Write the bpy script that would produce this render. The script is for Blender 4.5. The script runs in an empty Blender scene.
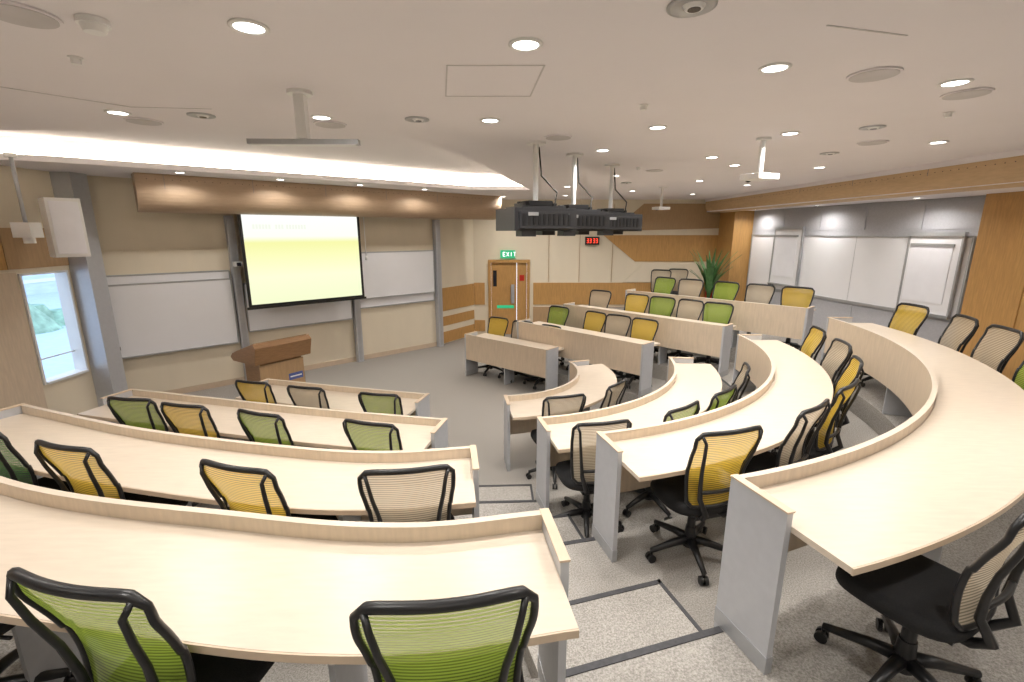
import bpy, bmesh, math, random
from mathutils import Vector, Matrix
random.seed(4)
COL=bpy.context.scene.collection
# ------------------------------------------------------------------ materials
def newmat(name):
    m=bpy.data.materials.new(name); m.use_nodes=True
    nt=m.node_tree; nt.nodes.clear()
    o=nt.nodes.new('ShaderNodeOutputMaterial'); b=nt.nodes.new('ShaderNodeBsdfPrincipled')
    nt.links.new(b.outputs[0],o.inputs[0]); return m,nt,b,o
def coords(nt,scale=(1,1,1)):
    tc=nt.nodes.new('ShaderNodeTexCoord'); mp=nt.nodes.new('ShaderNodeMapping')
    mp.inputs['Scale'].default_value=scale; nt.links.new(tc.outputs['Object'],mp.inputs[0]); return mp.outputs[0]
def M(name,col,rough=.5,metal=0,var=.06,scale=6,stretch=(1,1,1),bump=0,bscale=None,coat=0,detail=4):
    m,nt,b,o=newmat(name)
    v=coords(nt,stretch)
    n=nt.nodes.new('ShaderNodeTexNoise'); n.inputs['Scale'].default_value=scale; n.inputs['Detail'].default_value=detail
    nt.links.new(v,n.inputs['Vector'])
    r=nt.nodes.new('ShaderNodeValToRGB')
    r.color_ramp.elements[0].position=.3; r.color_ramp.elements[1].position=.7
    r.color_ramp.elements[0].color=tuple(max(0,c*(1-var)) for c in col)+(1,)
    r.color_ramp.elements[1].color=tuple(min(1,c*(1+var)) for c in col)+(1,)
    nt.links.new(n.outputs['Fac'],r.inputs[0]); nt.links.new(r.outputs[0],b.inputs['Base Color'])
    b.inputs['Roughness'].default_value=rough; b.inputs['Metallic'].default_value=metal
    if coat: b.inputs['Coat Weight'].default_value=coat
    if bump:
        n2=nt.nodes.new('ShaderNodeTexNoise'); n2.inputs['Scale'].default_value=bscale or scale*3
        nt.links.new(v,n2.inputs['Vector'])
        bp=nt.nodes.new('ShaderNodeBump'); bp.inputs['Strength'].default_value=bump; bp.inputs['Distance'].default_value=.01
        nt.links.new(n2.outputs['Fac'],bp.inputs['Height']); nt.links.new(bp.outputs[0],b.inputs['Normal'])
    return m
def E(name,col,strength):
    m,nt,b,o=newmat(name); nt.nodes.remove(b)
    e=nt.nodes.new('ShaderNodeEmission'); e.inputs[0].default_value=col+(1,); e.inputs[1].default_value=strength
    nt.links.new(e.outputs[0],o.inputs[0]); return m
MAPLE=M('maple_laminate',(.62,.53,.43),.34,var=.05,scale=5,stretch=(1.5,9,10),detail=6)
MAPLE_V=M('maple_panel_laminate',(.62,.505,.38),.4,var=.07,scale=7,stretch=(6,6,.8),detail=6)
MAPLE_E=M('maple_edge',(.58,.46,.34),.4,var=.06,scale=8)
SILVER=M('silver_laminate',(.50,.51,.54),.38,metal=.25,var=.03,scale=20)
GREYMET=M('grey_metal',(.44,.45,.47),.35,metal=.5,var=.04,scale=20)
BLACK=M('black_plastic',(.012,.012,.013),.38,var=.2,scale=30)
FABRIC=M('black_fabric',(.010,.010,.011),.9,var=.3,scale=200,bump=.3,bscale=400)
WHITE=M('white_plastic',(.80,.80,.80),.35,var=.02)
CEILM=M('ceiling_paint',(.80,.77,.80),.85,var=.01,scale=2)
CREAM=M('cream_wall_panel',(.75,.67,.53),.6,var=.03,scale=3,stretch=(1,1,.3))
ORANGE=M('oak_veneer',(.50,.28,.095),.45,var=.12,scale=9,stretch=(6,6,.6),detail=8)
TAN=M('tan_veneer',(.44,.29,.155),.5,var=.08,scale=9,stretch=(5,5,.6),detail=8)
DARKOAK=M('lectern_oak',(.30,.165,.075),.4,var=.15,scale=9,stretch=(1,1,8),detail=8)
BULK=M('perforated_bulkhead_veneer',(.42,.30,.20),.55,var=.06,scale=8,stretch=(1,1,6))
BULK2=M('side_bulkhead_veneer',(.54,.38,.22),.5,var=.07,scale=8,stretch=(1,1,6))
GREYFAB=M('grey_fabric_wall',(.46,.46,.49),.85,var=.06,scale=40,bump=.2,bscale=200)
WB=M('whiteboard_surface',(.84,.84,.87),.22,var=.015,scale=2)
PAPER=M('flipchart_paper',(.84,.84,.89),.7,var=.02)
NOSE=M('dark_step_nosing',(.05,.05,.055),.7,var=.2,scale=50)
GLASS_DARK=M('dark_lens_glass',(.02,.02,.03),.08,var=.1)
LEAF=M('plant_leaf',(.08,.20,.06),.5,var=.35,scale=10)
RED=M('red_paint',(.55,.03,.02),.35,var=.05)
GREEN_SIGN=E('exit_sign_green',(.05,.50,.22),1.0)
SIGNW=E('sign_white_letters',(1,1,1),1.6)
REDLED=E('red_led_digits',(1,.06,.03),3)
LAMP=E('downlight_lens_glow',(1,.96,.9),14)
COVE=E('cove_led_strip',(1,.88,.68),20)
BLUE=M('blue_label',(.08,.12,.35),.5)
CONC=M('dark_gap',(.25,.24,.23),.8)
SEAM=M('ceiling_seam',(.56,.54,.55),.8)
SHELL=M('projector_shell',(.03,.03,.033),.4,var=.1)
def floor_mat():
    m,nt,b,o=newmat('speckled_carpet')
    v=coords(nt)
    n=nt.nodes.new('ShaderNodeTexNoise'); n.inputs['Scale'].default_value=110; n.inputs['Detail'].default_value=3; n.inputs['Roughness'].default_value=.7
    nt.links.new(v,n.inputs['Vector'])
    r=nt.nodes.new('ShaderNodeValToRGB'); cr=r.color_ramp
    cr.elements[0].position=.34; cr.elements[0].color=(.205,.19,.17,1)
    cr.elements[1].position=.68; cr.elements[1].color=(.46,.435,.40,1)
    e=cr.elements.new(.5); e.color=(.33,.31,.285,1)
    nt.links.new(n.outputs['Fac'],r.inputs[0]); nt.links.new(r.outputs[0],b.inputs['Base Color'])
    b.inputs['Roughness'].default_value=.8
    bp=nt.nodes.new('ShaderNodeBump'); bp.inputs['Strength'].default_value=.15; bp.inputs['Distance'].default_value=.01
    nt.links.new(n.outputs['Fac'],bp.inputs['Height']); nt.links.new(bp.outputs[0],b.inputs['Normal'])
    return m
FLOOR=floor_mat()
def mesh_mat(name,col):
    m,nt,b,o=newmat(name)
    v=coords(nt)
    w=nt.nodes.new('ShaderNodeTexWave'); w.wave_type='BANDS'; w.bands_direction='Z'; w.inputs['Scale'].default_value=22
    w.inputs['Distortion'].default_value=0
    nt.links.new(v,w.inputs['Vector'])
    r=nt.nodes.new('ShaderNodeValToRGB')
    r.color_ramp.elements[0].position=.1; r.color_ramp.elements[0].color=tuple(c*.55 for c in col)+(1,)
    r.color_ramp.elements[1].position=.6; r.color_ramp.elements[1].color=col+(1,)
    nt.links.new(w.outputs['Fac'],r.inputs[0]); nt.links.new(r.outputs[0],b.inputs['Base Color'])
    b.inputs['Roughness'].default_value=.7
    tr=nt.nodes.new('ShaderNodeBsdfTranslucent'); nt.links.new(r.outputs[0],tr.inputs[0])
    mx=nt.nodes.new('ShaderNodeMixShader'); mx.inputs[0].default_value=.4
    nt.links.new(b.outputs[0],mx.inputs[1]); nt.links.new(tr.outputs[0],mx.inputs[2])
    tp=nt.nodes.new('ShaderNodeBsdfTransparent')
    mx2=nt.nodes.new('ShaderNodeMixShader')
    mr=nt.nodes.new('ShaderNodeMapRange'); mr.inputs['To Min'].default_value=.34; mr.inputs['To Max'].default_value=.06
    nt.links.new(w.outputs['Fac'],mr.inputs[0]); nt.links.new(mr.outputs[0],mx2.inputs[0])
    nt.links.new(mx.outputs[0],mx2.inputs[1]); nt.links.new(tp.outputs[0],mx2.inputs[2])
    nt.links.new(mx2.outputs[0],o.inputs[0]); return m
MESHC={'g':mesh_mat('green_mesh',(.31,.44,.055)),'y':mesh_mat('yellow_mesh',(.80,.55,.07)),'b':mesh_mat('beige_mesh',(.60,.51,.38)),'t':mesh_mat('dark_green_mesh',(.12,.26,.10))}
# ------------------------------------------------------------------ mesh builder
class MB:
    def __init__(s): s.v=[];s.f=[];s.mi=[];s.sm=[];s.mats=[]
    def _m(s,m):
        if m not in s.mats: s.mats.append(m)
        return s.mats.index(m)
    def add(s,vs,fs,m,smooth=False):
        k=len(s.v); s.v+= [tuple(v) for v in vs]; i=s._m(m)
        for f in fs: s.f.append(tuple(k+a for a in f)); s.mi.append(i); s.sm.append(smooth)
    def box(s,x0,x1,y0,y1,z0,z1,m,T=None):
        vs=[Vector(p) for p in ((x0,y0,z0),(x1,y0,z0),(x1,y1,z0),(x0,y1,z0),(x0,y0,z1),(x1,y0,z1),(x1,y1,z1),(x0,y1,z1))]
        if T is not None: vs=[T@v for v in vs]
        s.add(vs,[(0,3,2,1),(4,5,6,7),(0,1,5,4),(1,2,6,5),(2,3,7,6),(3,0,4,7)],m)
    def prism(s,pts,z0,z1,m,T=None):
        n=len(pts)
        bm=bmesh.new(); vv=[bm.verts.new((p[0],p[1],0)) for p in pts]; bm.faces.new(vv)
        bmesh.ops.triangulate(bm,faces=bm.faces[:]); bm.verts.index_update()
        idx=[[v.index for v in f.verts] for f in bm.faces]; bm.free()
        vs=[Vector((p[0],p[1],z0)) for p in pts]+[Vector((p[0],p[1],z1)) for p in pts]
        if T is not None: vs=[T@v for v in vs]
        fs=[tuple(reversed(f)) for f in idx]+[tuple(a+n for a in f) for f in idx]+[(i,(i+1)%n,(i+1)%n+n,i+n) for i in range(n)]
        s.add(vs,fs,m)
    def tube(s,path,r,m,seg=8,closed=False,caps=True,smooth=True):
        path=[Vector(p) for p in path]; n=len(path); rs=r if isinstance(r,(list,tuple)) else [r]*n
        vs=[];fs=[];up=None
        for i,p in enumerate(path):
            if closed: d=path[(i+1)%n]-path[i-1]
            else: d=path[min(i+1,n-1)]-path[max(i-1,0)]
            d.normalize()
            if up is None:
                up=Vector((0,0,1)) if abs(d.z)<.9 else Vector((1,0,0))
            a=d.cross(up)
            if a.length<1e-4: a=d.orthogonal()
            a.normalize(); b=a.cross(d).normalized(); up=b
            for k in range(seg):
                t=2*math.pi*k/seg; vs.append(p+(a*math.cos(t)+b*math.sin(t))*rs[i])
        for i in range(n if closed else n-1):
            for k in range(seg):
                j=(i+1)%n
                fs.append((i*seg+k,i*seg+(k+1)%seg,j*seg+(k+1)%seg,j*seg+k))
        if caps and not closed:
            fs.append(tuple(range(seg-1,-1,-1))); fs.append(tuple((n-1)*seg+k for k in range(seg)))
        s.add(vs,fs,m,smooth)
    def cyl(s,c,r,z0,z1,m,seg=24,r2=None):
        r2=r if r2 is None else r2
        vs=[(c[0]+r*math.cos(2*math.pi*k/seg),c[1]+r*math.sin(2*math.pi*k/seg),z0) for k in range(seg)]+[(c[0]+r2*math.cos(2*math.pi*k/seg),c[1]+r2*math.sin(2*math.pi*k/seg),z1) for k in range(seg)]
        s.add(vs,[(k,(k+1)%seg,(k+1)%seg+seg,k+seg) for k in range(seg)],m,True)
        s.add(vs,[tuple(range(seg-1,-1,-1)),tuple(range(seg,2*seg))],m)
    def mesh(s,name):
        me=bpy.data.meshes.new(name); me.from_pydata(s.v,[],s.f)
        for m in s.mats: me.materials.append(m)
        me.polygons.foreach_set('material_index',s.mi); me.polygons.foreach_set('use_smooth',s.sm); me.update()
        bm=bmesh.new(); bm.from_mesh(me); bmesh.ops.recalc_face_normals(bm,faces=bm.faces[:]); bm.to_mesh(me); bm.free()
        return me
    def obj(s,name,loc=(0,0,0),rz=0,bevel=0,parent=None):
        o=bpy.data.objects.new(name,s.mesh(name)); o.location=loc; o.rotation_euler=(0,0,rz); COL.objects.link(o)
        if bevel:
            b=o.modifiers.new('bevel','BEVEL'); b.width=bevel; b.segments=2; b.limit_method='ANGLE'; b.angle_limit=math.radians(50)
        if parent: o.parent=parent
        return o
def place(me,name,loc,rz=0):
    o=bpy.data.objects.new(name,me); o.location=loc; o.rotation_euler=(0,0,rz); COL.objects.link(o); return o
# ------------------------------------------------------------------ seating geometry
FZ=[0,0,.25,.5,.75]        # floor height behind row i
def spline(P,n=14):
    P=[Vector(p) for p in P]; Q=[P[0]*2-P[1]]+P+[P[-1]*2-P[-2]]; out=[]
    for i in range(1,len(Q)-2):
        for k in range(n):
            t=k/n; a,b,c,d=Q[i-1],Q[i],Q[i+1],Q[i+2]
            out.append(.5*((2*b)+(c-a)*t+(2*a-5*b+4*c-d)*t*t+(3*b-a-3*c+d)*t**3))
    out.append(P[-1]); return out
def arc(cx,cy,R,a0,a1,n=48):
    return [Vector((cx+R*math.cos(math.radians(a0+(a1-a0)*k/n)),cy+R*math.sin(math.radians(a0+(a1-a0)*k/n)))) for k in range(n+1)]
Lr={4:spline([(-3.9,2.72),(-2.37,1.97),(-1.1,1.70),(-.42,1.63),(.125,1.715)]),
    3:spline([(-4.02,3.62),(-2.7,3.14),(-1.45,2.84),(-.82,2.77),(-.27,2.84)]),
    2:spline([(-4.04,4.74),(-2.04,4.22),(-.62,3.92)]),
    1:spline([(-3.2,5.88),(-2.2,5.60),(-1.03,5.30)])}
Rr={4:arc(-.2,6.35,4.53,-73.5,-1),3:arc(-.2,6.32,3.36,-75.5,0),2:arc(-.2,6.25,2.34,-78.5,-5),1:arc(-.2,6.38,1.15,-83,18)}
Fr={4:[Vector((4.5,7.1)),Vector((2.32,9.38))],3:[Vector((3.2,6.97)),Vector((1.06,9.17))],2:[Vector((1.96,6.84)),Vector((.15,8.69))],1:[Vector((.58,7.50)),Vector((-.85,8.7))]}
def normals(P):
    out=[];n=len(P)
    for i in range(n):
        d=(P[min(i+1,n-1)]-P[max(i-1,0)]).normalized(); out.append(Vector((d.y,-d.x)))
    return out
def offs(P,d): return [p+n*d for p,n in zip(P,normals(P))]
def sweep(mb,P,o0,o1,z0,z1,m):
    A=offs(P,o0);B=offs(P,o1);n=len(P);vs=[]
    for a,b in zip(A,B): vs+=[(a.x,a.y,z0),(b.x,b.y,z0),(b.x,b.y,z1),(a.x,a.y,z1)]
    fs=[]
    for i in range(n-1):
        for k in range(4):
            fs.append((4*i+k,4*i+(k+1)%4,4*i+4+(k+1)%4,4*i+4+k))
    fs+=[(3,2,1,0),tuple(4*(n-1)+k for k in range(4))]
    mb.add(vs,fs,m)
def desk(P,i,dep=.52):
    D=FZ[i]+.75; z0=FZ[i-1] if i>1 else 0; mb=MB()
    z0+=.002
    sweep(mb,P,-.035,-.006,D-.42,D+.065,MAPLE_V)      # partial-height modesty panel with raised rim
    sweep(mb,P,-.037,-.004,D+.065,D+.069,MAPLE)
    sweep(mb,P,-.004,dep,D-.028,D,MAPLE)
    sweep(mb,P,.02,.06,D-.075,D-.029,GREYMET)        # steel beam under the worktop
    sweep(mb,P,dep+.0005,dep+.007,D-.03,D-.001,MAPLE_E)
    N=normals(P)
    for p,n,sg in ((P[0],N[0],-1),(P[-1],N[-1],1)):
        d=Vector((-n.y,n.x))*sg
        T=Matrix(((d.x,n.x,0,p.x),(d.y,n.y,0,p.y),(0,0,1,0),(0,0,0,1)))
        mb.box(.001,.032,-.04,.28,FZ[i]+.003,D+.065,SILVER,T)
        mb.box(.001,.032,-.04,-.004,z0,FZ[i]+.003,SILVER,T)
        mb.box(-.002,.036,-.042,.284,FZ[i]+.003,FZ[i]+.09,GREYMET,T)
        mb.box(-.004,.036,-.042,.284,D+.065,D+.073,MAPLE_E,T)
    n=len(P); tot=sum((P[k+1]-P[k]).length for k in range(n-1)); cnt=max(1,int(tot/1.5))
    for c in range(1,cnt+1):
        k=int((n-1)*c/(cnt+1))
        if n==2: p=P[0].lerp(P[1],c/(cnt+1)); nn=N[0]
        else: p=P[k]; nn=N[k]
        d=Vector((-nn.y,nn.x))
        T=Matrix(((d.x,nn.x,0,p.x),(d.y,nn.y,0,p.y),(0,0,1,0),(0,0,0,1)))
        mb.box(-.012,.012,.0,.26,FZ[i]+.003,D-.028,SILVER,T)
    return mb.obj('curved_lecture_desk' if n>2 else 'straight_lecture_desk')
for i in range(1,5):
    desk(Lr[i],i,.50 if i==4 else .52); desk(Rr[i],i,.54 if i==4 else .49); desk(Fr[i],i)
# ------------------------------------------------------------------ floor with tiers
fb=MB()
fb.box(-7.4,7.6,-2.8,12.8,-.2,0,FLOOR)
ext={2:((-7.3,5.55),(.75,12.7)),3:((-7.3,4.65),(1.45,12.7)),4:((-7.3,4.0),(2.45,12.7))}
for i in (2,3,4):
    P=[Vector(ext[i][0])]+Lr[i]+Rr[i]+Fr[i]+[Vector(ext[i][1])]
    poly=[(p.x,p.y) for p in P]+[(7.5,12.7),(7.5,-2.7),(-7.3,-2.7)]
    fb.prism(poly,FZ[i-1]-.01,FZ[i],FLOOR)
P5=[(-7.3,1.5),(-2.4,.5),(0,.28),(1.5,.35),(3.0,.9),(4.6,2.2),(5.7,4.0),(7.5,4.6)]
fb.prism(P5+[(7.5,-2.7),(-7.3,-2.7)],.74,1.0,FLOOR)
ns=MB()
def quadstrip(a,b,nrm,w,z):
    ns.prism([(a.x,a.y),(b.x,b.y),(b.x+nrm.x*w,b.y+nrm.y*w),(a.x+nrm.x*w,a.y+nrm.y*w)],z,z+.005,NOSE)
for i in (2,3,4):
    for a,b in ((Lr[i][-1],Rr[i][0]),(Rr[i][-1],Fr[i][0])):
        d=(b-a).normalized(); out=Vector((d.y,-d.x)); a2=a+d*.04; b2=b-d*.04
        quadstrip(a2,b2,out,.035,FZ[i])
        inn=-out; q=.5
        hz=FZ[i-1]+.125
        fb.prism([(a2.x,a2.y),(a2.x+inn.x*q,a2.y+inn.y*q),(b2.x+inn.x*q,b2.y+inn.y*q),(b2.x,b2.y)],FZ[i-1]-.01,hz,FLOOR)
        c=a2+inn*q; e=b2+inn*q; quadstrip(c,e,out,.03,hz)
        quadstrip(b2,e,-d,.022,hz)
    a=Fr[i][-1]; b=Vector(ext[i][1]); d=(b-a).normalized(); quadstrip(a+d*.05,b,Vector((d.y,-d.x)),.035,FZ[i])
fb.obj('floor')
ns.obj('trim_step_nosing')
# ------------------------------------------------------------------ walls
CH=3.5
A=Vector((-6.3,7.1));B=Vector((-1.76,11.2));uA=(B-A).normalized();nA=Vector((uA.y,-uA.x))
def frameT(o,u,n): return Matrix(((u.x,n.x,0,o.x),(u.y,n.y,0,o.y),(0,0,1,0),(0,0,0,1)))
TA=frameT(A,uA,nA)      # local x along wall, local y into the room
w=MB(); w.box(-.08,6.14,-.15,0,0,CH+.4,CREAM,TA)
for s0,s1 in ((.04,1.84),(1.90,3.94),(4.04,6.08)):
    w.box(s0,s1,0,.02,.10,2.42,CREAM,TA); w.box(s0,s1,0,.02,2.44,3.4,CREAM,TA)
w.obj('wall_front')
bs=MB(); bs.box(.02,6.10,.021,.035,0,.10,MAPLE_E,TA); bs.obj('baseboard_front')
C=Vector((-1.0,12.4)); uB=(C-B).normalized(); nB=Vector((uB.y,-uB.x)); TB=frameT(B,uB,nB); lb=(C-B).length
w=MB(); w.box(0,lb+.05,-.15,0,0,CH+.4,CREAM,TB)
w.box(.03,lb-.03,0,.015,.02,.30,ORANGE,TB); w.box(.03,lb-.03,0,.015,.45,.68,ORANGE,TB); w.box(.03,lb-.03,0,.015,.82,1.38,ORANGE,TB)
w.obj('wall_front_return')
Y=12.4
w=MB(); w.box(-1.05,-.63,Y,Y+.15,0,CH+.4,CREAM); w.box(.47,7.0,Y,Y+.15,0,CH+.4,CREAM); w.box(-.63,.47,Y,Y+.15,2.0,CH+.4,CREAM)
w.box(.56,6.0,Y-.02,Y,.82,1.40,ORANGE); w.box(.56,6.0,Y-.015,Y,.1,.76,TAN)
w.box(-1.0,-.72,Y-.02,Y,.82,1.40,ORANGE);w.box(-1.0,-.72,Y-.02,Y,.1,.40,ORANGE)
for x in (.95,1.75,2.6): w.box(x,x+.01,Y-.021,Y,1.42,3.4,TAN)
def wallpoly(pts,m,d=.022):
    n=len(pts)
    w.add([(p[0],Y-d,p[1]) for p in pts]+[(p[0],Y,p[1]) for p in pts],[tuple(range(n)),tuple(range(2*n-1,n-1,-1))]+[(i,(i+1)%n,(i+1)%n+n,i+n) for i in range(n)],m)
wallpoly([(2.55,2.72),(3.35,3.40),(5.6,3.40),(5.6,2.80)],TAN)
wallpoly([(2.35,2.62),(5.6,2.62),(5.6,1.95),(3.2,1.95)],ORANGE)
wallpoly([(3.4,1.90),(5.6,1.90),(5.6,1.42),(2.9,1.42)],CREAM,.024)
w.obj('wall_far')
d=MB(); Yd=Y-.01
d.box(-.625,-.55,Yd-.03,Yd+.12,0,1.995,ORANGE); d.box(.39,.465,Yd-.03,Yd+.12,0,1.995,ORANGE); d.box(-.55,.39,Yd-.03,Yd+.12,1.92,1.995,ORANGE)
d.box(-.545,.12,Yd+.02,Yd+.07,.01,1.915,ORANGE); d.box(.13,.385,Yd+.02,Yd+.07,.01,1.915,ORANGE)
d.box(-.02,.06,Yd+.0,Yd+.03,.85,1.35,SILVER); d.box(-.03,.0,Yd-.04,Yd-.02,.9,1.3,GREYMET)
d.box(-.50,-.40,Yd+.012,Yd+.02,1.30,1.72,GLASS_DARK)
d.box(-.40,.05,Yd+.012,Yd+.02,.72,.80,GREEN_SIGN); d.box(.20,.32,Yd+.01,Yd+.02,1.45,1.6,RED)
d.obj('door_1')
ex=MB(); ex.box(-.30,.08,Y-.07,Y-.001,2.04,2.24,GREEN_SIGN)
def letters(mb,txt,x0,y,z0,h,m,sx=.6,t=.18):
    seg={'E':[(0,0,0,1),(0,0,1,0),(0,.5,.8,.5),(0,1,1,1)],'X':[(0,0,1,1),(0,1,1,0)],'I':[(.5,0,.5,1)],'T':[(.5,0,.5,1),(0,1,1,1)]}
    for c in txt:
        for a in seg.get(c,[]):
            p=Vector((x0+a[0]*h*sx,y,z0+a[1]*h));q=Vector((x0+a[2]*h*sx,y,z0+a[3]*h)); mb.tube([p,q],h*t*.5,m,seg=4)
        x0+=h*sx+h*.3
letters(ex,'EXIT',-.23,Y-.075,2.09,.10,SIGNW)
ex.obj('exit_sign')
ck=MB(); ck.box(1.88,2.24,Y-.08,Y-.022,2.38,2.58,BLACK)
for k,x in enumerate((1.92,1.99,2.08,2.15)):
    for zz in (2.43,2.48,2.53): ck.box(x,x+.04,Y-.085,Y-.08,zz-.005,zz+.005,REDLED)
    ck.box(x+.034,x+.044,Y-.085,Y-.08,2.43,2.53,REDLED)
ck.obj('digital_wall_clock')
Ew=Vector((5.76,11.5)); G=Vector((6.55,6.52)); uR=(G-Ew).normalized(); nR=Vector((uR.y,-uR.x)); TR=frameT(Ew,uR,nR); lr=(G-Ew).length
w=MB(); w.box(-.9,lr+.3,-.15,0,0,CH+.4,GREYFAB,TR)
for k in range(5): w.box(.02+k*lr/5,(k+1)*lr/5-.02,0,.012,2.74,3.1,GREYFAB,TR); w.box(.02+k*lr/5,(k+1)*lr/5-.02,0,.012,.85,1.40,GREYFAB,TR)
w.obj('wall_right')
w=MB(); w.box(6.85,7.0,-2.7,6.6,0,CH+.4,CREAM); w.obj('wall_right_near')
w=MB(); w.box(-7,7,-2.85,-2.7,0,CH+.4,CREAM); w.obj('wall_back')
w=MB(); w.box(6.3,6.85,5.0,6.52,0,CH,ORANGE); w.box(6.285,6.3,5.02,5.76,1.0,3.1,ORANGE); w.box(6.285,6.3,5.78,6.50,1.0,3.1,ORANGE); w.obj('wood_clad_column')
w=MB(); w.box(5.3,5.76,11.55,12.38,0,CH,ORANGE); w.obj('wood_clad_column')
wb=MB(); wb.box(.02,4.8,.0,.03,1.46,2.62,WB,TR); wb.box(.0,4.82,.0,.045,1.42,1.47,GREYMET,TR); wb.box(.0,4.82,.0,.045,2.615,2.64,GREYMET,TR)
for x in (0,4.79): wb.box(x,x+.03,.0,.04,1.46,2.62,GREYMET,TR)
wb.box(2.9,2.906,.0,.032,1.46,2.62,GREYMET,TR)
wb.obj('long_wall_whiteboard')
for s0,s1,zz in ((.84,1.66,1.58),(3.92,4.72,1.47)):
    fc=MB(); fc.box(s0,s1,.06,.08,zz,zz+1.2,WB,TR); fc.box(s0+.06,s1-.12,.081,.088,zz+.18,zz+1.02,PAPER,TR)
    fc.box(s0-.02,s1+.02,.05,.11,zz+1.17,zz+1.23,GREYMET,TR); fc.box(s0-.01,s0+.02,.05,.09,zz,zz+1.2,GREYMET,TR); fc.box(s1-.02,s1+.01,.05,.09,zz,zz+1.2,GREYMET,TR)
    fc.box(s0+.05,s1-.1,.085,.10,zz+1.02,zz+1.06,GREYMET,TR)
    fc.box(s0-.01,s1+.01,.05,.11,zz-.02,zz+.02,GREYMET,TR); fc.box(s0+.02,s0+.12,.05,.12,zz-.06,zz-.01,BLACK,TR)
    fc.obj('flip_chart_board')
X=-6.3
w=MB(); wy0,wy1,wz0,wz1=6.02,6.70,.69,2.18
w.box(X-.15,X,-2.7,wy0,0,CH+.4,CREAM); w.box(X-.15,X,wy1,7.15,0,CH+.4,CREAM); w.box(X-.15,X,wy0,wy1,0,wz0,CREAM); w.box(X-.15,X,wy0,wy1,wz1,CH+.4,CREAM)
w.box(X,X+.02,-2.5,5.9,2.24,2.95,ORANGE); w.box(X,X+.02,5.91,6.74,2.24,2.75,TAN); w.box(X,X+.02,-2.5,wy0-.03,.02,2.2,MAPLE_V)
w.obj('wall_left')
w=MB(); g=.003
w.box(X-.155,X+.022,wy0+g,wy0+.03,wz0+g,wz1-g,WHITE); w.box(X-.155,X+.022,wy1-.03,wy1-g,wz0+g,wz1-g,WHITE)
w.box(X-.155,X+.05,wy0+.031,wy1-.031,wz0+g,wz0+.035,WHITE); w.box(X-.155,X+.022,wy0+.031,wy1-.031,wz1-.03,wz1-g,WHITE)
w.box(X-.12,X-.10,wy0+.03,wy1-.03,1.0,1.018,WHITE); w.obj('window_1')
w=MB(); w.box(X+.001,X+.27,6.75,7.02,0,CH,SILVER); w.obj('structural_column')
HED=M('hedge_green',(.36,.50,.36),.9,var=.35,scale=3,detail=8); PAVE=M('outdoor_paving',(.6,.66,.72),.9); BLD=M('neighbour_building_facade',(.60,.68,.78),.6,var=.1,scale=1,stretch=(1,1,5))
w=MB(); w.box(-60,-8,-20,60,-1.0,-.9,PAVE); w.obj('outdoor_ground')
w=MB(); w.box(-32,-28,10,45,-.9,6,BLD)
for k in range(10): w.box(-27.98,-27.95,10,45,-.2+k*.6,.0+k*.6,WHITE)
w.obj('neighbouring_building')
w=MB()
for k in range(22):
    w.cyl((-17-random.random()*2,10+k*1.0),.9+random.random()*.5,-.9,-.5+random.random()*.7,HED,seg=10,r2=.5)
w.obj('outdoor_hedge')
# ------------------------------------------------------------------ ceiling with recessed cove tray
tray=[(-6.1,3.7),(-4.5,4.05),(-.95,4.2),(-.35,6.1),(.35,9.6),(-.8,9.55),(-2.45,8.2),(-5.4,5.85),(-6.1,5.5)]
def offpoly(P,d):
    n=len(P);out=[]
    for i in range(n):
        a,b,c=Vector(P[i-1]),Vector(P[i]),Vector(P[(i+1)%n])
        n1=(b-a).normalized();n2=(c-b).normalized();n1=Vector((n1.y,-n1.x));n2=Vector((n2.y,-n2.x))
        m=(n1+n2); m=m/max(.3,m.length_squared)*2
        out.append(b+m*d)
    return out
outer=[(-7.0,-2.8),(7.2,-2.8),(7.2,12.7),(-7.0,12.7)]
bm=bmesh.new()
def loop(P,z):
    vs=[bm.verts.new((p[0],p[1],z)) for p in P]
    es=[bm.edges.new((vs[i],vs[(i+1)%len(vs)])) for i in range(len(vs))]; return vs,es
v1,e1=loop(outer,CH); v2,e2=loop(tray,CH)
bmesh.ops.triangle_fill(bm,use_beauty=True,edges=e1+e2)
big=offpoly(tray,.14)
def quads(va,vb):
    for i in range(len(va)): bm.faces.new((va[i],va[(i+1)%len(va)],vb[(i+1)%len(vb)],vb[i]))
v3,_=loop(tray,CH+.07); quads(v2,v3)
v4,_=loop(big,CH+.07); quads(v3,v4)
v5,_=loop(big,CH+.28); quads(v4,v5)
bm.faces.new(v5)
me=bpy.data.meshes.new('ceiling'); bm.to_mesh(me); bm.free(); me.materials.append(CEILM)
o=bpy.data.objects.new('ceiling',me); COL.objects.link(o)
cs=MB(); mid=offpoly(tray,.09)
for i in range(len(mid)):
    a,b=mid[i],mid[(i+1)%len(mid)]
    if i in (8,): continue
    cs.tube([(a.x,a.y,CH+.09),(b.x,b.y,CH+.09)],.012,COVE,seg=6)
cs.obj('cove_led_strip')
jn=MB()
def outline(P,wd=.004,closed=True):
    P=[Vector(p) for p in P]; n=len(P)
    for i in range(n if closed else n-1):
        a,b=P[i],P[(i+1)%n]; d=(b-a).normalized(); q=Vector((d.y,-d.x))*wd
        jn.prism([(a-q)[:],(b-q)[:],(b+q)[:],(a+q)[:]],CH-.003,CH+.001,SEAM)
outline([(-.32,2.56),(.16,2.56),(.11,3.1),(-.4,3.1)]); outline([(1.25,2.1),(1.65,2.2)],closed=False); outline([(-2.9,2.9),(-2.5,3.35),(-2.0,3.4)],closed=False)
jn.obj('trim_ceiling_hatch')
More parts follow.
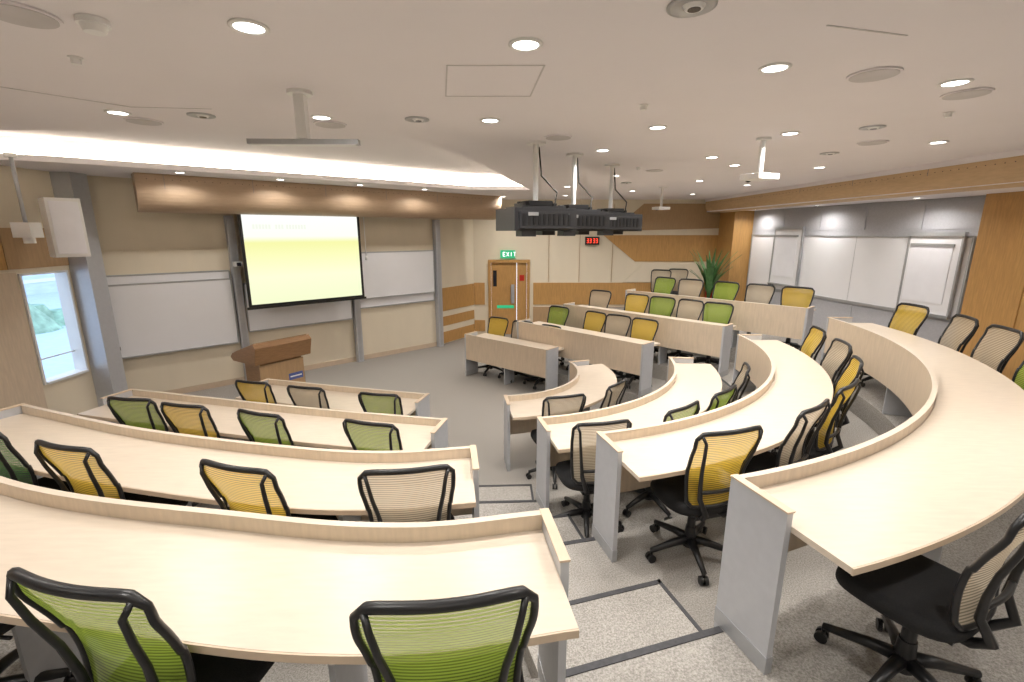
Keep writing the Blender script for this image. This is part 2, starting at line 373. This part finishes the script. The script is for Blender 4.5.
def bulk_section(mb,T,s0,s1,front,back,zb,zt,m,R):
    sec=[(back,zt),(front,zt)]
    for k in range(10):
        a=math.radians(k*10); sec.append((front-R+R*math.cos(a),zb+R-R*math.sin(a)))
    sec+= [(back,zb)]
    n=len(sec);vs=[T@Vector((s,p[0],p[1])) for s in (s0,s1) for p in sec]
    mb.add(vs,[(i,(i+1)%n,(i+1)%n+n,i+n) for i in range(n)]+[tuple(range(n)),tuple(range(2*n-1,n-1,-1))],m)
bk=MB(); bulk_section(bk,TA,.62,7.3,.95,.62,2.98,CH,BULK,.30)
for k in range(6):
    s=.95+k*1.15; bk.box(s,s+.006,.30+.35,.9535,3.30,CH,CONC,TA)
for k in range(64): 
    s=.75+k*.1
    bk.box(s,s+.01,.948,.9525,3.42,3.43,BLACK,TA)
bk.obj('trim_front_bulkhead')
TRt=frameT(Vector((5.08,4.0)),Vector((-.0225,.9997)),Vector((-.9997,-.0225)))
bk=MB(); bulk_section(bk,TRt,-6.6,8.36,.0,-.26,3.16,3.44,BULK2,.20)
bk.box(-6.6,8.36,-.40,.02,3.44,CH,CEILM,TRt)
for k in range(11):
    s=-5.5+k*1.25; bk.box(s,s+.006,-.2,.003,3.36,3.44,CONC,TRt)
for k in range(130): 
    s=-5+k*.1
    bk.box(s,s+.01,-.01,.0025,3.385,3.394,BLACK,TRt)
bk.obj('trim_right_bulkhead')
sf=MB(); sf.prism([(5.34,-2.6),(6.85,-2.6),(6.85,6.4),(6.5,6.45),(5.74,11.5),(5.18,11.5),(5.18,12.38),(4.95,12.38)],3.19,CH,CEILM); sf.obj('trim_right_soffit')
# ------------------------------------------------------------------ front boards, screen, tracks
def board(name,s0,s1,z0,z1,d0=.03):
    b=MB(); b.box(s0,s1,d0,d0+.03,z0,z1,WB,TA)
    for q in ((s0-.012,s0+.012,z0,z1),(s1-.012,s1+.012,z0,z1)): b.box(q[0],q[1],d0,d0+.035,q[2],q[3],GREYMET,TA)
    b.box(s0,s1,d0,d0+.035,z1-.01,z1+.015,GREYMET,TA); b.box(s0,s1,d0,d0+.06,z0-.02,z0,GREYMET,TA)
    b.obj(name)
board('sliding_whiteboard',.05,1.79,.78,1.90,.065); board('sliding_whiteboard',.05,1.79,1.05,2.04,.025)
board('sliding_whiteboard',1.98,3.92,.95,1.80,.065); board('sliding_whiteboard',4.12,5.96,1.34,2.28,.065); board('sliding_whiteboard',4.12,5.96,1.14,1.9,.025)
for s in (1.88,4.02,6.06):
    b=MB(); b.box(s-.06,s+.06,.025,.16,0,2.97,SILVER,TA); b.box(s-.035,s+.035,.16,.165,.05,2.95,GREYMET,TA); b.obj('whiteboard_track_post')
b=MB(); b.box(.08,.16,.101,.13,.86,.97,WHITE,TA); b.box(.085,.155,.13,.134,.90,.96,GLASS_DARK,TA); b.obj('wall_control_panel')
b=MB(); b.box(1.84,1.96,.17,.30,2.12,2.2,WHITE,TA); b.box(1.87,1.93,.30,.33,2.13,2.19,GLASS_DARK,TA); b.obj('tracking_camera')
m,nt,bb,oo=newmat('projected_slide'); nt.nodes.remove(bb)
tc=nt.nodes.new('ShaderNodeTexCoord'); sp=nt.nodes.new('ShaderNodeSeparateXYZ'); nt.links.new(tc.outputs['Generated'],sp.inputs[0])
r=nt.nodes.new('ShaderNodeValToRGB'); cr=r.color_ramp; nt.links.new(sp.outputs['Z'],r.inputs[0])
cr.elements[0].position=0; cr.elements[0].color=(.90,.95,.62,1); cr.elements[1].position=1; cr.elements[1].color=(.98,1,.97,1)
for p_,c_ in ((.30,(.96,.98,.68,1)),(.55,(.94,.95,.50,1)),(.68,(.90,.91,.40,1)),(.75,(.97,1,.90,1))):
    e=cr.elements.new(p_); e.color=c_
em=nt.nodes.new('ShaderNodeEmission'); em.inputs[1].default_value=1.03; nt.links.new(r.outputs[0],em.inputs[0]); nt.links.new(em.outputs[0],oo.inputs[0])
SLIDE=m
root=bpy.data.objects.new('projection_screen',None); COL.objects.link(root)
b=MB(); b.box(1.93,4.03,.50,.506,1.42,3.06,BLACK,TA); b.box(1.90,4.06,.49,.52,1.39,1.43,BLACK,TA); b.box(1.85,4.1,.44,.58,3.0,3.09,WHITE,TA); b.obj('screen_border',parent=root)
b=MB(); b.box(-1,1,-.001,.001,-.78,.76,SLIDE); o=b.obj('slide_image',parent=root)
c=A+uA*2.98+nA*.51; o.location=(c.x,c.y,2.25); o.rotation_euler=(0,0,math.atan2(uA.y,uA.x))
GL=E('slide_title_text',(.91,.94,.84),1.0)
b=MB(); xx=-.85
for wl in (.30,.12,.34):
    k=0
    while k<wl: b.box(xx+k,xx+k+.035,-.004,-.0012,.50,.575,GL); k+=.05
    xx+=wl+.06
o=b.obj('slide_title',parent=root); o.location=(c.x,c.y,2.25); o.rotation_euler=(0,0,math.atan2(uA.y,uA.x))
b=MB(); b.box(-.17,.17,-.14,.14,-.36,.36,WHITE); b.box(-.14,.14,.14,.15,-.32,.32,PAPER); b.box(-.03,.03,-.3,-.14,-.06,.06,GREYMET)
o=b.obj('wall_speaker',(-5.66,6.12,2.75),math.radians(-125),bevel=.02)
b=MB(); b.cyl((0,0),.05,.68,.72,WHITE); b.tube([(0,0,.0),(0,0,.7)],.018,GREYMET); b.box(-.10,.10,-.07,.07,-.14,.02,WHITE); b.cyl((0,0),.05,-.2,-.14,WHITE); b.obj('ceiling_camera_mount',(-5.22,5.2,2.78),0)
b=MB(); b.tube([(0,0,.06),(0,0,1.35)],.008,WHITE); b.tube([(0,0,0),(0,0,.08)],.03,WHITE); b.obj('hanging_microphone',(-2.94,9.62,2.15))
# lectern
p=MB()
p.box(-.35,.35,-.26,.26,0,.06,BLACK)
p.box(-.31,.31,-.22,.22,.06,.90,DARKOAK)
p.box(-.33,.33,.221,.235,.10,.86,TAN)
def slab(mb,x0,x1,pts,m):
    n=len(pts); mb.add([(x0,a,b) for a,b in pts]+[(x1,a,b) for a,b in pts],[tuple(range(n)),tuple(range(2*n-1,n-1,-1))]+[(i,(i+1)%n,(i+1)%n+n,i+n) for i in range(n)],m)
slab(p,-.42,.42,[(-.32,.88),(.30,.90),(.36,1.14),(.30,1.20),(-.32,.99),(-.38,.93)],DARKOAK)
slab(p,-.39,.39,[(-.31,.995),(.29,1.20),(.288,1.21),(-.312,1.005)],TAN)
p.box(-.30,-.08,.236,.24,.55,.65,BLUE); p.box(-.28,-.10,.2405,.242,.59,.61,WHITE)
p.obj('lectern',(-3.55,6.75,0),math.radians(-125),bevel=.006)
p=MB(); p.cyl((0,0),.16,0,.32,WHITE,r2=.2); p.cyl((0,0),.18,.28,.325,FABRIC)
for k in range(34):
    a=random.random()*6.28; L=.75+random.random()*.6; lean=.15+random.random()*.4; pts=[]
    for j in range(7):
        t=j/6; pts.append((math.cos(a)*lean*L*t*t, math.sin(a)*lean*L*t*t,.3+L*t-.25*lean*t*t))
    q=Vector((-math.sin(a),math.cos(a),0)); vs=[];fs=[]
    for j,pp in enumerate(pts):
        wd=.05*math.sin(math.pi*min(1,.12+.88*j/6))+.004; vs+=[Vector(pp)-q*wd,Vector(pp)+Vector((0,0,-.01)),Vector(pp)+q*wd]
    for j in range(6): fs+=[(3*j,3*j+1,3*j+4,3*j+3),(3*j+1,3*j+2,3*j+5,3*j+4)]
    p.add(vs,fs,LEAF,True)
p.obj('potted_plant',(4.70,11.2,.75))
p=MB(); p.cyl((0,0),.08,0,.42,RED); p.cyl((0,0),.08,.42,.48,RED,r2=.025); p.cyl((0,0),.025,.48,.54,BLACK); p.tube([(0,0,.52),(.09,0,.5),(.1,0,.3)],.01,BLACK); p.box(-.05,.05,.06,.125,.1,.4,BLACK); p.obj('fire_extinguisher',(5.14,12.25,1.0))
# ------------------------------------------------------------------ projectors
def projector(loc,rz):
    p=MB(); h=CH-2.95
    p.cyl((0,0),.09,h-.03,h-.01,WHITE); p.tube([(0,0,.02),(0,0,h-.02)],.025,WHITE,seg=12)
    p.box(-.12,.12,-.12,.12,-.02,.02,BLACK)
    for x in (-.16,.16): p.box(x-.015,x+.015,-.1,.1,-.05,.0,BLACK)
    p.box(-.18,.18,-.02,.02,-.01,.015,BLACK)
    p.box(-.31,.31,-.24,.24,-.25,-.05,SHELL); p.box(-.27,.27,-.28,.28,-.23,-.08,SHELL)
    p.box(-.22,.22,-.2,.2,-.05,-.03,SHELL); p.box(-.24,-.1,-.24,-.1,-.3,-.25,SHELL); p.box(.1,.24,.05,.2,-.29,-.25,SHELL)
    p.tube([(-.08,.28,-.15),(-.08,.36,-.15)],.075,BLACK,seg=20); p.tube([(-.08,.355,-.15),(-.08,.365,-.15)],.055,GLASS_DARK,seg=20)
    for k in range(8): p.box(.05+k*.025,.06+k*.025,.28,.287,-.2,-.1,BLACK)
    for k in range(10): p.box(-.25+k*.05,-.225+k*.05,-.287,-.28,-.2,-.1,BLACK)
    p.box(-.2,-.1,-.289,-.287,-.12,-.09,GREYMET)
    p.tube([(.15,-.1,-.02),(.2,-.05,.1),(.06,0,.25),(.03,0,h-.05)],.008,BLACK,seg=6)
    p.obj('ceiling_projector',loc,rz,bevel=.012)
for q in ((.22,4.6),(.66,5.25),(1.22,6.05)): projector((q[0],q[1],2.96),math.radians(22))
p=MB(); p.cyl((0,0),.07,CH-3.22-.02,CH-3.22,WHITE); p.box(-.03,.03,-.03,.03,.02,CH-3.22,WHITE); p.box(-.325,.325,-.025,.025,-.012,.016,GREYMET); p.box(-.31,.31,-.02,.02,-.018,-.012,WHITE)
p.obj('ceiling_hanging_antenna_bar',(-1.24,3.0,3.22),math.radians(2))
for q,zz in (((2.2,4.4),3.2),((2.75,9.0),3.15)):
    p=MB(); p.cyl((0,0),.06,CH-zz-.02,CH-zz,WHITE); p.tube([(0,0,0),(0,0,CH-zz)],.022,WHITE); p.box(-.13,.13,-.10,.10,-.05,.0,WHITE); p.tube([(0,.1,-.03),(0,.13,-.03)],.03,GLASS_DARK); p.obj('ceiling_camera_mount',(q[0],q[1],zz),.4,bevel=.006)
# ------------------------------------------------------------------ ceiling fixtures
def downlight_mesh(r=.058):
    p=MB(); n=28
    prof=[(r*1.3,0),(r*1.3,-.006),(r,-.008),(r*.95,.004)]
    vs=[(a*math.cos(2*math.pi*k/n),a*math.sin(2*math.pi*k/n),b) for a,b in prof for k in range(n)]
    p.add(vs,[(j*n+k,j*n+(k+1)%n,(j+1)*n+(k+1)%n,(j+1)*n+k) for j in range(len(prof)-1) for k in range(n)],WHITE,True)
    p.cyl((0,0),r*.97,-.004,-.001,LAMP,n); return p.mesh('recessed_downlight')
DL=downlight_mesh()
def lamp(x,y,z=CH,e=16):
    o=place(DL,'recessed_downlight',(x,y,z-.001))
    l=bpy.data.lights.new('lamp','AREA'); l.shape='DISK'; l.size=.12; l.energy=e; l.color=(1,.96,.905); l.spread=math.radians(150)
    lo=bpy.data.objects.new('lamp',l); COL.objects.link(lo); lo.parent=o; lo.location=(0,0,-.02)
dls=[(-1.05,2.11),(.06,2.29),(1.31,2.59),(2.43,2.83),(-2.7,3.49),(-.16,3.72),(1.14,3.96),(-1.36,3.63),(2.31,4.19),(2.19,5.47),(3.89,4.59),(.91,5.02),(2.73,6.1),
 (3.9,6.3),(1.5,7.2),(3.0,7.9),(4.1,8.6),(1.0,8.9),(2.4,9.8),(1.2,11.0),(3.9,10.6),(-.2,11.3),(-3.3,2.0),(3.6,1.6),(1.2,.6),(-1.0,.3),(-3.2,-.2),(3.2,-.4),(-5.4,1.8),(.2,-1.4)]
for q in dls: lamp(*q)
for s in (1.1,2.4,3.7,5.0):
    q=A+uA*s+nA*1.36; lamp(q.x,q.y,CH,11)
for q in ((6.0,5.2),(5.95,7.2),(5.75,9.2),(5.5,11.0),(6.1,3.0)): lamp(q[0],q[1],3.19,9)
def eyeball():
    p=MB(); n=28; r=.07
    prof=[(r*1.25,0),(r*1.25,-.007),(r,-.01),(r*.8,-.004),(r*.5,-.003)]
    vs=[(a*math.cos(2*math.pi*k/n),a*math.sin(2*math.pi*k/n),b) for a,b in prof for k in range(n)]
    p.add(vs,[(j*n+k,j*n+(k+1)%n,(j+1)*n+(k+1)%n,(j+1)*n+k) for j in range(len(prof)-1) for k in range(n)],GREYMET,True)
    p.cyl((0.01,0),r*.45,-.014,-.001,WHITE,n,r2=r*.6); p.cyl((0.01,0),r*.33,-.016,-.014,GLASS_DARK,n); return p.mesh('eyeball_spotlight')
EB=eyeball()
for q in ((-2.18,3.57),(-.69,3.69),(2.82,3.96),(.65,1.93),(3.3,5.2),(1.9,8.2)): place(EB,'eyeball_spotlight',(q[0],q[1],CH-.001))
p=MB(); p.cyl((0,0),.12,-.008,0,CEILM,32); p.cyl((0,0),.108,-.011,-.008,SEAM,32); SPK=p.mesh('ceiling_speaker')
for q in ((-1.85,2.0),(1.88,2.69),(2.69,3.04),(-2.72,3.75),(-1.38,3.85),(.4,4.35),(3.3,4.6),(.15,1.72),(1.9,6.6)): place(SPK,'ceiling_speaker',(q[0],q[1],CH-.001))
p=MB(); p.cyl((0,0),.055,-.02,0,WHITE,24); p.cyl((0,0),.035,-.045,-.02,WHITE,24,r2=.045); SD=p.mesh('smoke_detector')
place(SD,'smoke_detector',(-1.62,2.05,CH-.001))
p=MB(); p.cyl((0,0),.02,-.03,0,WHITE,16); p.cyl((0,0),.03,-.006,0,WHITE,16); SK=p.mesh('fire_sprinkler')
for q in ((-2.05,2.45),(.85,3.3),(3.0,3.5),(1.6,6.3)): place(SK,'fire_sprinkler',(q[0],q[1],CH-.001))
# ------------------------------------------------------------------ chairs
def chair_mesh(key):
    MM=MESHC[key]; p=MB()
    def bp(u,v,dy=0,k=1.0):
        wv=(.190+.045*min(1,v*1.3)-.008*math.sin(math.pi*v))*k
        cv=abs(2*v-1); wv*=(1-.045*cv**14)
        x=u*wv; z=.50+.545*v-.012*abs(u)**6*(1 if v>.5 else -1)
        y=-.205-.095*v+.032*u*u+.04*math.sin(math.pi*min(1,v*1.2))+dy
        return (x,y,z)
    nu,nv=16,20
    vs=[bp(-1+2*i/nu,j/nv) for j in range(nv+1) for i in range(nu+1)]
    p.add(vs,[(j*(nu+1)+i,j*(nu+1)+i+1,(j+1)*(nu+1)+i+1,(j+1)*(nu+1)+i) for j in range(nv) for i in range(nu)],MM,True)
    per=[];rad=[]
    for i in range(1,nu): per.append(bp(-1+2*i/nu,0)); rad.append(.012)
    for j in range(1,nv): per.append(bp(1,j/nv)); rad.append(.012)
    for i in range(1,nu): per.append(bp(1-2*i/nu,1)); rad.append(.016)
    for j in range(1,nv): per.append(bp(-1,1-j/nv)); rad.append(.012)
    p.tube(per,rad,BLACK,seg=8,closed=True)
    for sx in (-1,1):
        pts=[bp(sx*.90,.985,-.006)]+[bp(sx*(.84-.20*(1-v)),v,-.024-.022*math.sin(math.pi*v)) for v in (.90,.72,.5,.3,.12)]+[(sx*.11,-.26,.48),(sx*.08,-.20,.42),(sx*.06,-.05,.40)]
        p.tube(pts,[.010,.010,.011,.012,.014,.017,.02,.022,.02],BLACK,seg=8)
    p.tube([bp(-.70+1.4*i/8,.22,-.04) for i in range(9)],.013,BLACK,seg=6)
    def se(a,rx,ry,n=3.2):
        c,s=math.cos(a),math.sin(a); return (rx*abs(c)**(2/n)*(1 if c>0 else -1),ry*abs(s)**(2/n)*(1 if s>0 else -1)+.03)
    N=36; lev=[(.86,.425),(.97,.432),(1.0,.45),(1.0,.475),(.965,.495),(.85,.505),(.5,.507)]
    vs=[]
    for sc,z in lev:
        for k in range(N):
            x,y=se(2*math.pi*k/N,.245*sc,.235*sc); dz=-.03*max(0,(y-.12)/.15)**2; vs.append((x,y,z+dz))
    fs=[(j*N+k,j*N+(k+1)%N,(j+1)*N+(k+1)%N,(j+1)*N+k) for j in range(len(lev)-1) for k in range(N)]
    p.add(vs,fs+[tuple(range(N-1,-1,-1)),tuple((len(lev)-1)*N+k for k in range(N))],FABRIC,True)
    p.box(-.10,.10,-.16,.14,.375,.43,BLACK)
    p.tube([(.10,.02,.40),(.24,.03,.40)],.008,BLACK,seg=6)
    p.cyl((0,0),.028,.12,.38,BLACK,16); p.cyl((0,0),.045,.07,.22,BLACK,16,r2=.034)
    for k in range(5):
        a=math.pi/2+k*2*math.pi/5+.3; c,s=math.cos(a),math.sin(a)
        p.tube([(c*.02,s*.02,.12),(c*.12,s*.12,.115),(c*.30,s*.30,.082)],[.032,.026,.017],BLACK,seg=8)
        p.tube([(c*.295,s*.295,.09),(c*.295,s*.295,.05)],.011,BLACK,seg=6)
        for e in (-.018,.018):
            cx,cy=c*.30-s*e,s*.30+c*e
            p.tube([(cx+s*.009,cy-c*.009,.029),(cx-s*.009,cy+c*.009,.029)],.028,BLACK,seg=14,smooth=False)
    return p.mesh('office_chair')
CHM={k:chair_mesh(k) for k in MESHC}
def atx(P,q):
    q=Vector(q);N=normals(P);best=None
    for i in range(len(P)-1):
        a,b=P[i],P[i+1]; ab=b-a; t=max(0,min(1,(q-a).dot(ab)/ab.length_squared)); c=a+ab*t; d=(c-q).length
        if best is None or d<best[0]: best=(d,c,(N[i]*(1-t)+N[i+1]*t).normalized())
    return best[1],best[2]
def chair(P,i,q,key,jit=None,off=.40):
    c,n=atx(P,q); pos=c+n*off; j=random.uniform(-.12,.12) if jit is None else jit
    place(CHM[key],'office_chair',(pos.x,pos.y,FZ[i]+.001),math.atan2(-n.y,-n.x)-math.pi/2+j)
for q,k,j in (((-1.16,1.06),'g',-.05),((-.17,1.06),'g',.0),((-2.3,1.2),'y',.1)): chair(Lr[4],4,q,k,j,.36)
for q,k,j in (((-3.2,2.75),'t',.05),((-2.45,2.58),'y',-.02),((-1.36,2.27),'y',-.12),((-.55,2.22),'b',.03)): chair(Lr[3],3,q,k,j,off=.37)
for q,k in (((-3.34,3.88),'g'),((-2.74,3.8),'y'),((-1.98,3.59),'g'),((-1.06,3.33),'g')): chair(Lr[2],2,q,k,off=.40)
for q,k in (((-2.97,5.07),'y'),((-2.23,5.07),'b'),((-1.38,4.83),'g')): chair(Lr[1],1,q,k,off=.42)
for q,k,j in (((.38,5.1),'b',-.15),((.75,5.45),'b',.1)): chair(Rr[1],1,q,k,j,off=.50)
for q,k,j in (((.66,3.5),'b',-.1),((1.25,3.9),'g',.1),((1.75,4.3),'g',-.05),((2.1,5.0),'b',.1)): chair(Rr[2],2,q,k,j,off=.44)
for q,k,j in (((1.34,2.65),'y',-.12),((2.0,3.1),'b',.05),((2.5,3.65),'y',-.1),((2.95,4.3),'y',.08),((3.2,5.0),'b',.1),((3.4,5.7),'y',-.1)): chair(Rr[3],3,q,k,j,off=.37)
for q,k,j in (((1.80,1.53),'b',.1),((4.2,3.83),'g',.0),((4.5,4.48),'b',.1),((4.66,5.13),'b',-.1),((4.70,5.9),'y',.1)): chair(Rr[4],4,q,k,j,off=.50)
def far(i,l):
    a,b=Fr[i]
    for s,k in l: chair(Fr[i],i,tuple(a.lerp(b,s)),k,off=.45)
far(4,[(.1,'y'),(.3,'b'),(.49,'g'),(.69,'b'),(.88,'g')]); far(3,[(.12,'g'),(.29,'b'),(.45,'g'),(.62,'y'),(.89,'b')]); far(2,[(.15,'y'),(.34,'b'),(.54,'y'),(.86,'g')]); far(1,[(.24,'y'),(.566,'b'),(.9,'y')])
for q in ((3.5,11.3),(4.0,11.55)): place(CHM['b'],'office_chair',(q[0],q[1],.751),2.6)
# ------------------------------------------------------------------ world, camera
wd=bpy.data.worlds.new('World'); bpy.context.scene.world=wd; wd.use_nodes=True; nt=wd.node_tree
tc=nt.nodes.new('ShaderNodeTexCoord'); sp=nt.nodes.new('ShaderNodeSeparateXYZ'); r=nt.nodes.new('ShaderNodeValToRGB')
nt.links.new(tc.outputs['Generated'],sp.inputs[0]); nt.links.new(sp.outputs['Z'],r.inputs[0])
r.color_ramp.elements[0].color=(.85,.93,1,1); r.color_ramp.elements[1].color=(.35,.6,1,1)
bg=nt.nodes['Background']; nt.links.new(r.outputs[0],bg.inputs[0]); bg.inputs[1].default_value=2.3
cam=bpy.data.cameras.new('camera'); co=bpy.data.objects.new('camera',cam); COL.objects.link(co)
cam.sensor_width=36; cam.lens=470/1024*36; cam.clip_start=.05
co.location=(0,0,2.7); co.rotation_euler=(math.radians(90-13.06),0,0)
bpy.context.scene.camera=co
vs=bpy.context.scene.view_settings; vs.view_transform='Standard'; vs.exposure=.03
